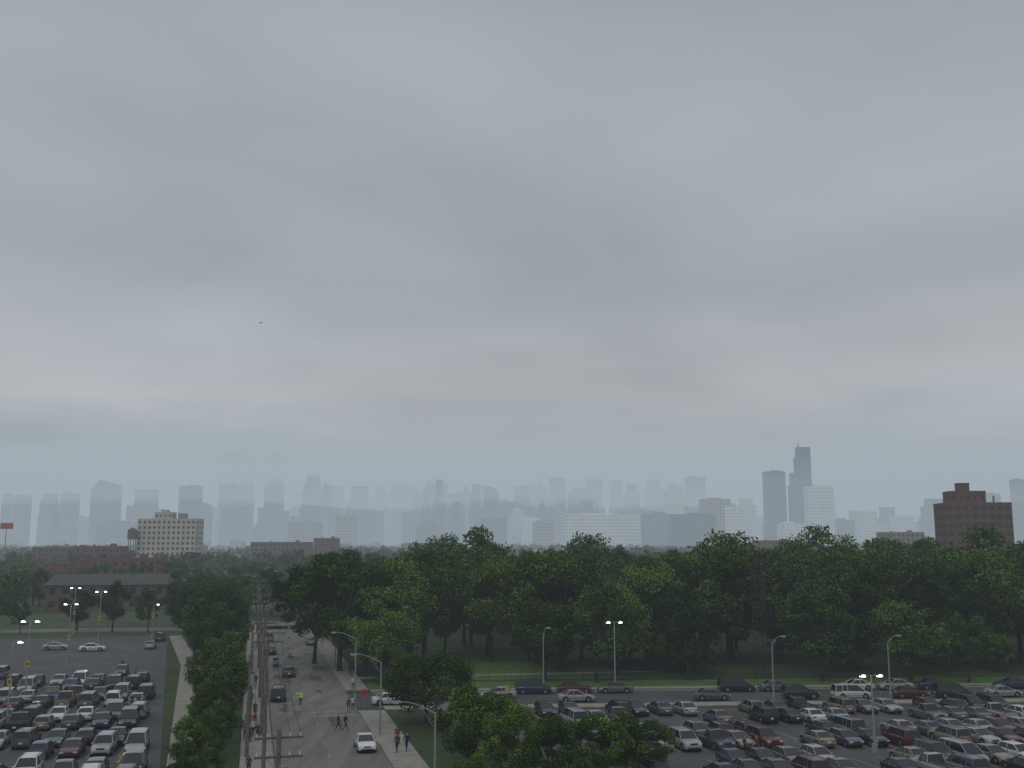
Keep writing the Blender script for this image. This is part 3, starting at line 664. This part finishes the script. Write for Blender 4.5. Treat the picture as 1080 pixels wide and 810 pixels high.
# ------------------------------------------------------------ haze volumes (homogeneous; absorb and glow, scattered light put in as emission colour)
def volmat(name,sig,col):
    m=bpy.data.materials.new(name);m.use_nodes=True;nt=m.node_tree
    for n in list(nt.nodes): nt.nodes.remove(n)
    o=nt.nodes.new('ShaderNodeOutputMaterial');a=nt.nodes.new('ShaderNodeVolumeAbsorption');e=nt.nodes.new('ShaderNodeEmission');s=nt.nodes.new('ShaderNodeAddShader')
    a.inputs['Color'].default_value=(0,0,0,1);a.inputs['Density'].default_value=sig
    e.inputs['Color'].default_value=(*col,1);e.inputs['Strength'].default_value=sig
    nt.links.new(a.outputs[0],s.inputs[0]);nt.links.new(e.outputs[0],s.inputs[1]);nt.links.new(s.outputs[0],o.inputs['Volume']);return m
M['haze']=volmat('haze_air',.00028,(.335,.398,.45))
CC=(.392,.432,.462)
M['cloud1']=volmat('low_cloud_thin',.0011,CC); M['cloud2']=volmat('low_cloud_dense',.005,CC)
b=MB(); b.box((0,9000,75),(50000,34000,350),'haze'); b.obj('sky_haze')
def wavy_cloud(y0,y1,z0,z1,amp,seed,key,front=600):
    nx,ny=72,6; r=random.Random(seed); ph=[(r.uniform(0,6),r.uniform(.0008,.006),r.uniform(0,6)) for _ in range(6)]
    def wv(x,y): return sum(math.sin(x*f+p+math.sin(y*.001+q)) for p,f,q in ph)/6*amp
    b=MB(); X0,X1=-9000,9000
    for j in range(ny+1):
        for i in range(nx+1):
            x=X0+(X1-X0)*i/nx; y=y0+(y1-y0)*j/ny+(wv(x,0)*3 if j==0 else 0)
            b.v.append((x,y,z0+wv(x,y)))
    o=len(b.v)
    for j in range(ny+1):
        for i in range(nx+1):
            v=b.v[j*(nx+1)+i]
            b.v.append((v[0],v[1]+(front if j==0 else 0),z1+wv(v[0]*1.3+500,v[1])*.8))
    I=lambda i,j:j*(nx+1)+i
    k=b.mi(key)
    for j in range(ny):
        for i in range(nx):
            b.f.append((I(i,j),I(i,j+1),I(i+1,j+1),I(i+1,j)));b.m.append(k)
            b.f.append((o+I(i,j),o+I(i+1,j),o+I(i+1,j+1),o+I(i,j+1)));b.m.append(k)
    for i in range(nx):
        b.f.append((I(i,0),I(i+1,0),o+I(i+1,0),o+I(i,0)));b.m.append(k); b.f.append((I(i+1,ny),I(i,ny),o+I(i,ny),o+I(i+1,ny)));b.m.append(k)
    for j in range(ny):
        b.f.append((I(0,j+1),I(0,j),o+I(0,j),o+I(0,j+1)));b.m.append(k); b.f.append((I(nx,j),I(nx,j+1),o+I(nx,j+1),o+I(nx,j)));b.m.append(k)
    b.obj('low_cloud')
wavy_cloud(4200,9000,190,560,60,3,'cloud1',800)
wavy_cloud(4550,9000,335,540,70,15,'cloud2',700)

# ------------------------------------------------------------ world + sun
w=bpy.data.worlds.new('World'); scene.world=w; w.use_nodes=True; nt=w.node_tree; N=nt.nodes; Lk=nt.links
bg=N['Background']; bg.inputs['Strength'].default_value=.1
sky=N.new('ShaderNodeTexSky'); sky.sky_type='NISHITA'; sky.sun_disc=False; sky.sun_elevation=math.radians(50); sky.sun_rotation=math.radians(200)
tc=N.new('ShaderNodeTexCoord'); sp=N.new('ShaderNodeSeparateXYZ'); Lk.new(tc.outputs['Generated'],sp.inputs[0])
cr=N.new('ShaderNodeValToRGB'); e=cr.color_ramp.elements
st=[(0,(.39,.43,.46)),(.07,(.40,.435,.463)),(.10,(.45,.468,.482)),(.14,(.495,.498,.50)),(.185,(.44,.452,.468)),(.25,(.36,.388,.424)),(.34,(.395,.42,.456)),(.43,(.39,.415,.454)),(.52,(.335,.366,.41)),(1,(.55,.58,.61))]
while len(e)<len(st): e.new(.5)
for el,(p,c) in zip(e,st): el.position=p; el.color=(*c,1)
cr.color_ramp.interpolation='EASE'
mx=N.new('ShaderNodeMath');mx.operation='MAXIMUM';mx.inputs[1].default_value=0;Lk.new(sp.outputs[2],mx.inputs[0])
ad=N.new('ShaderNodeMath');ad.operation='ADD';ad.inputs[1].default_value=.14;Lk.new(mx.outputs[0],ad.inputs[0])
dx=N.new('ShaderNodeMath');dx.operation='DIVIDE';dy=N.new('ShaderNodeMath');dy.operation='DIVIDE'
Lk.new(sp.outputs[0],dx.inputs[0]);Lk.new(ad.outputs[0],dx.inputs[1]);Lk.new(sp.outputs[1],dy.inputs[0]);Lk.new(ad.outputs[0],dy.inputs[1])
cb=N.new('ShaderNodeCombineXYZ');Lk.new(dx.outputs[0],cb.inputs[0]);Lk.new(dy.outputs[0],cb.inputs[1])
def noise(scale,detail,rough,dist,off):
    mp=N.new('ShaderNodeMapping');mp.inputs['Location'].default_value=off;Lk.new(cb.outputs[0],mp.inputs['Vector'])
    n=N.new('ShaderNodeTexNoise');n.inputs['Scale'].default_value=scale;n.inputs['Detail'].default_value=detail;n.inputs['Roughness'].default_value=rough;n.inputs['Distortion'].default_value=dist
    Lk.new(mp.outputs[0],n.inputs['Vector']);return n
n1=noise(.75,3,.45,.4,(3.1,1.2,0)); n2=noise(2.2,4,.5,.6,(7,2,0)); n3=noise(.9,2,.4,0,(0,9,4))
ws=N.new('ShaderNodeMapRange');ws.inputs['From Min'].default_value=.3;ws.inputs['From Max'].default_value=.7;ws.inputs['To Min'].default_value=-.03;ws.inputs['To Max'].default_value=.03;Lk.new(n3.outputs['Fac'],ws.inputs['Value'])
fz=N.new('ShaderNodeMath');fz.operation='ADD';Lk.new(sp.outputs[2],fz.inputs[0]);Lk.new(ws.outputs[0],fz.inputs[1]);Lk.new(fz.outputs[0],cr.inputs['Fac'])
mr=N.new('ShaderNodeMapRange');mr.inputs['From Min'].default_value=.3;mr.inputs['From Max'].default_value=.7;mr.inputs['To Min'].default_value=8.3;mr.inputs['To Max'].default_value=11.0;Lk.new(n1.outputs['Fac'],mr.inputs['Value'])
mr2=N.new('ShaderNodeMapRange');mr2.inputs['From Min'].default_value=.3;mr2.inputs['From Max'].default_value=.7;mr2.inputs['To Min'].default_value=.965;mr2.inputs['To Max'].default_value=1.035;Lk.new(n2.outputs['Fac'],mr2.inputs['Value'])
mm=N.new('ShaderNodeMath');mm.operation='MULTIPLY';Lk.new(mr.outputs[0],mm.inputs[0]);Lk.new(mr2.outputs[0],mm.inputs[1])
vs=N.new('ShaderNodeVectorMath');vs.operation='SCALE';Lk.new(cr.outputs['Color'],vs.inputs[0]);Lk.new(mm.outputs[0],vs.inputs['Scale'])
mix=N.new('ShaderNodeMixRGB');mix.inputs['Fac'].default_value=.03;Lk.new(vs.outputs[0],mix.inputs['Color1']);Lk.new(sky.outputs[0],mix.inputs['Color2'])
Lk.new(mix.outputs[0],bg.inputs['Color'])
sl=bpy.data.lights.new('sun','SUN'); sl.energy=.6; sl.angle=math.radians(30); sl.color=(1,.96,.9)
so=bpy.data.objects.new('sun',sl); COL.objects.link(so)
az=math.radians(200); el=math.radians(50)
dirv=Vector((math.sin(az)*math.cos(el),math.cos(az)*math.cos(el),math.sin(el)))
so.rotation_euler=dirv.to_track_quat('Z','Y').to_euler()

cam=bpy.data.cameras.new('camera'); cam.lens=36; cam.sensor_width=36; cam.clip_end=80000; cam.clip_start=.5
co=bpy.data.objects.new('camera',cam); COL.objects.link(co); co.location=(0,0,H_CAM); co.rotation_euler=(math.radians(90+8.79),0,0); scene.camera=co
print('objects',len(bpy.data.objects))
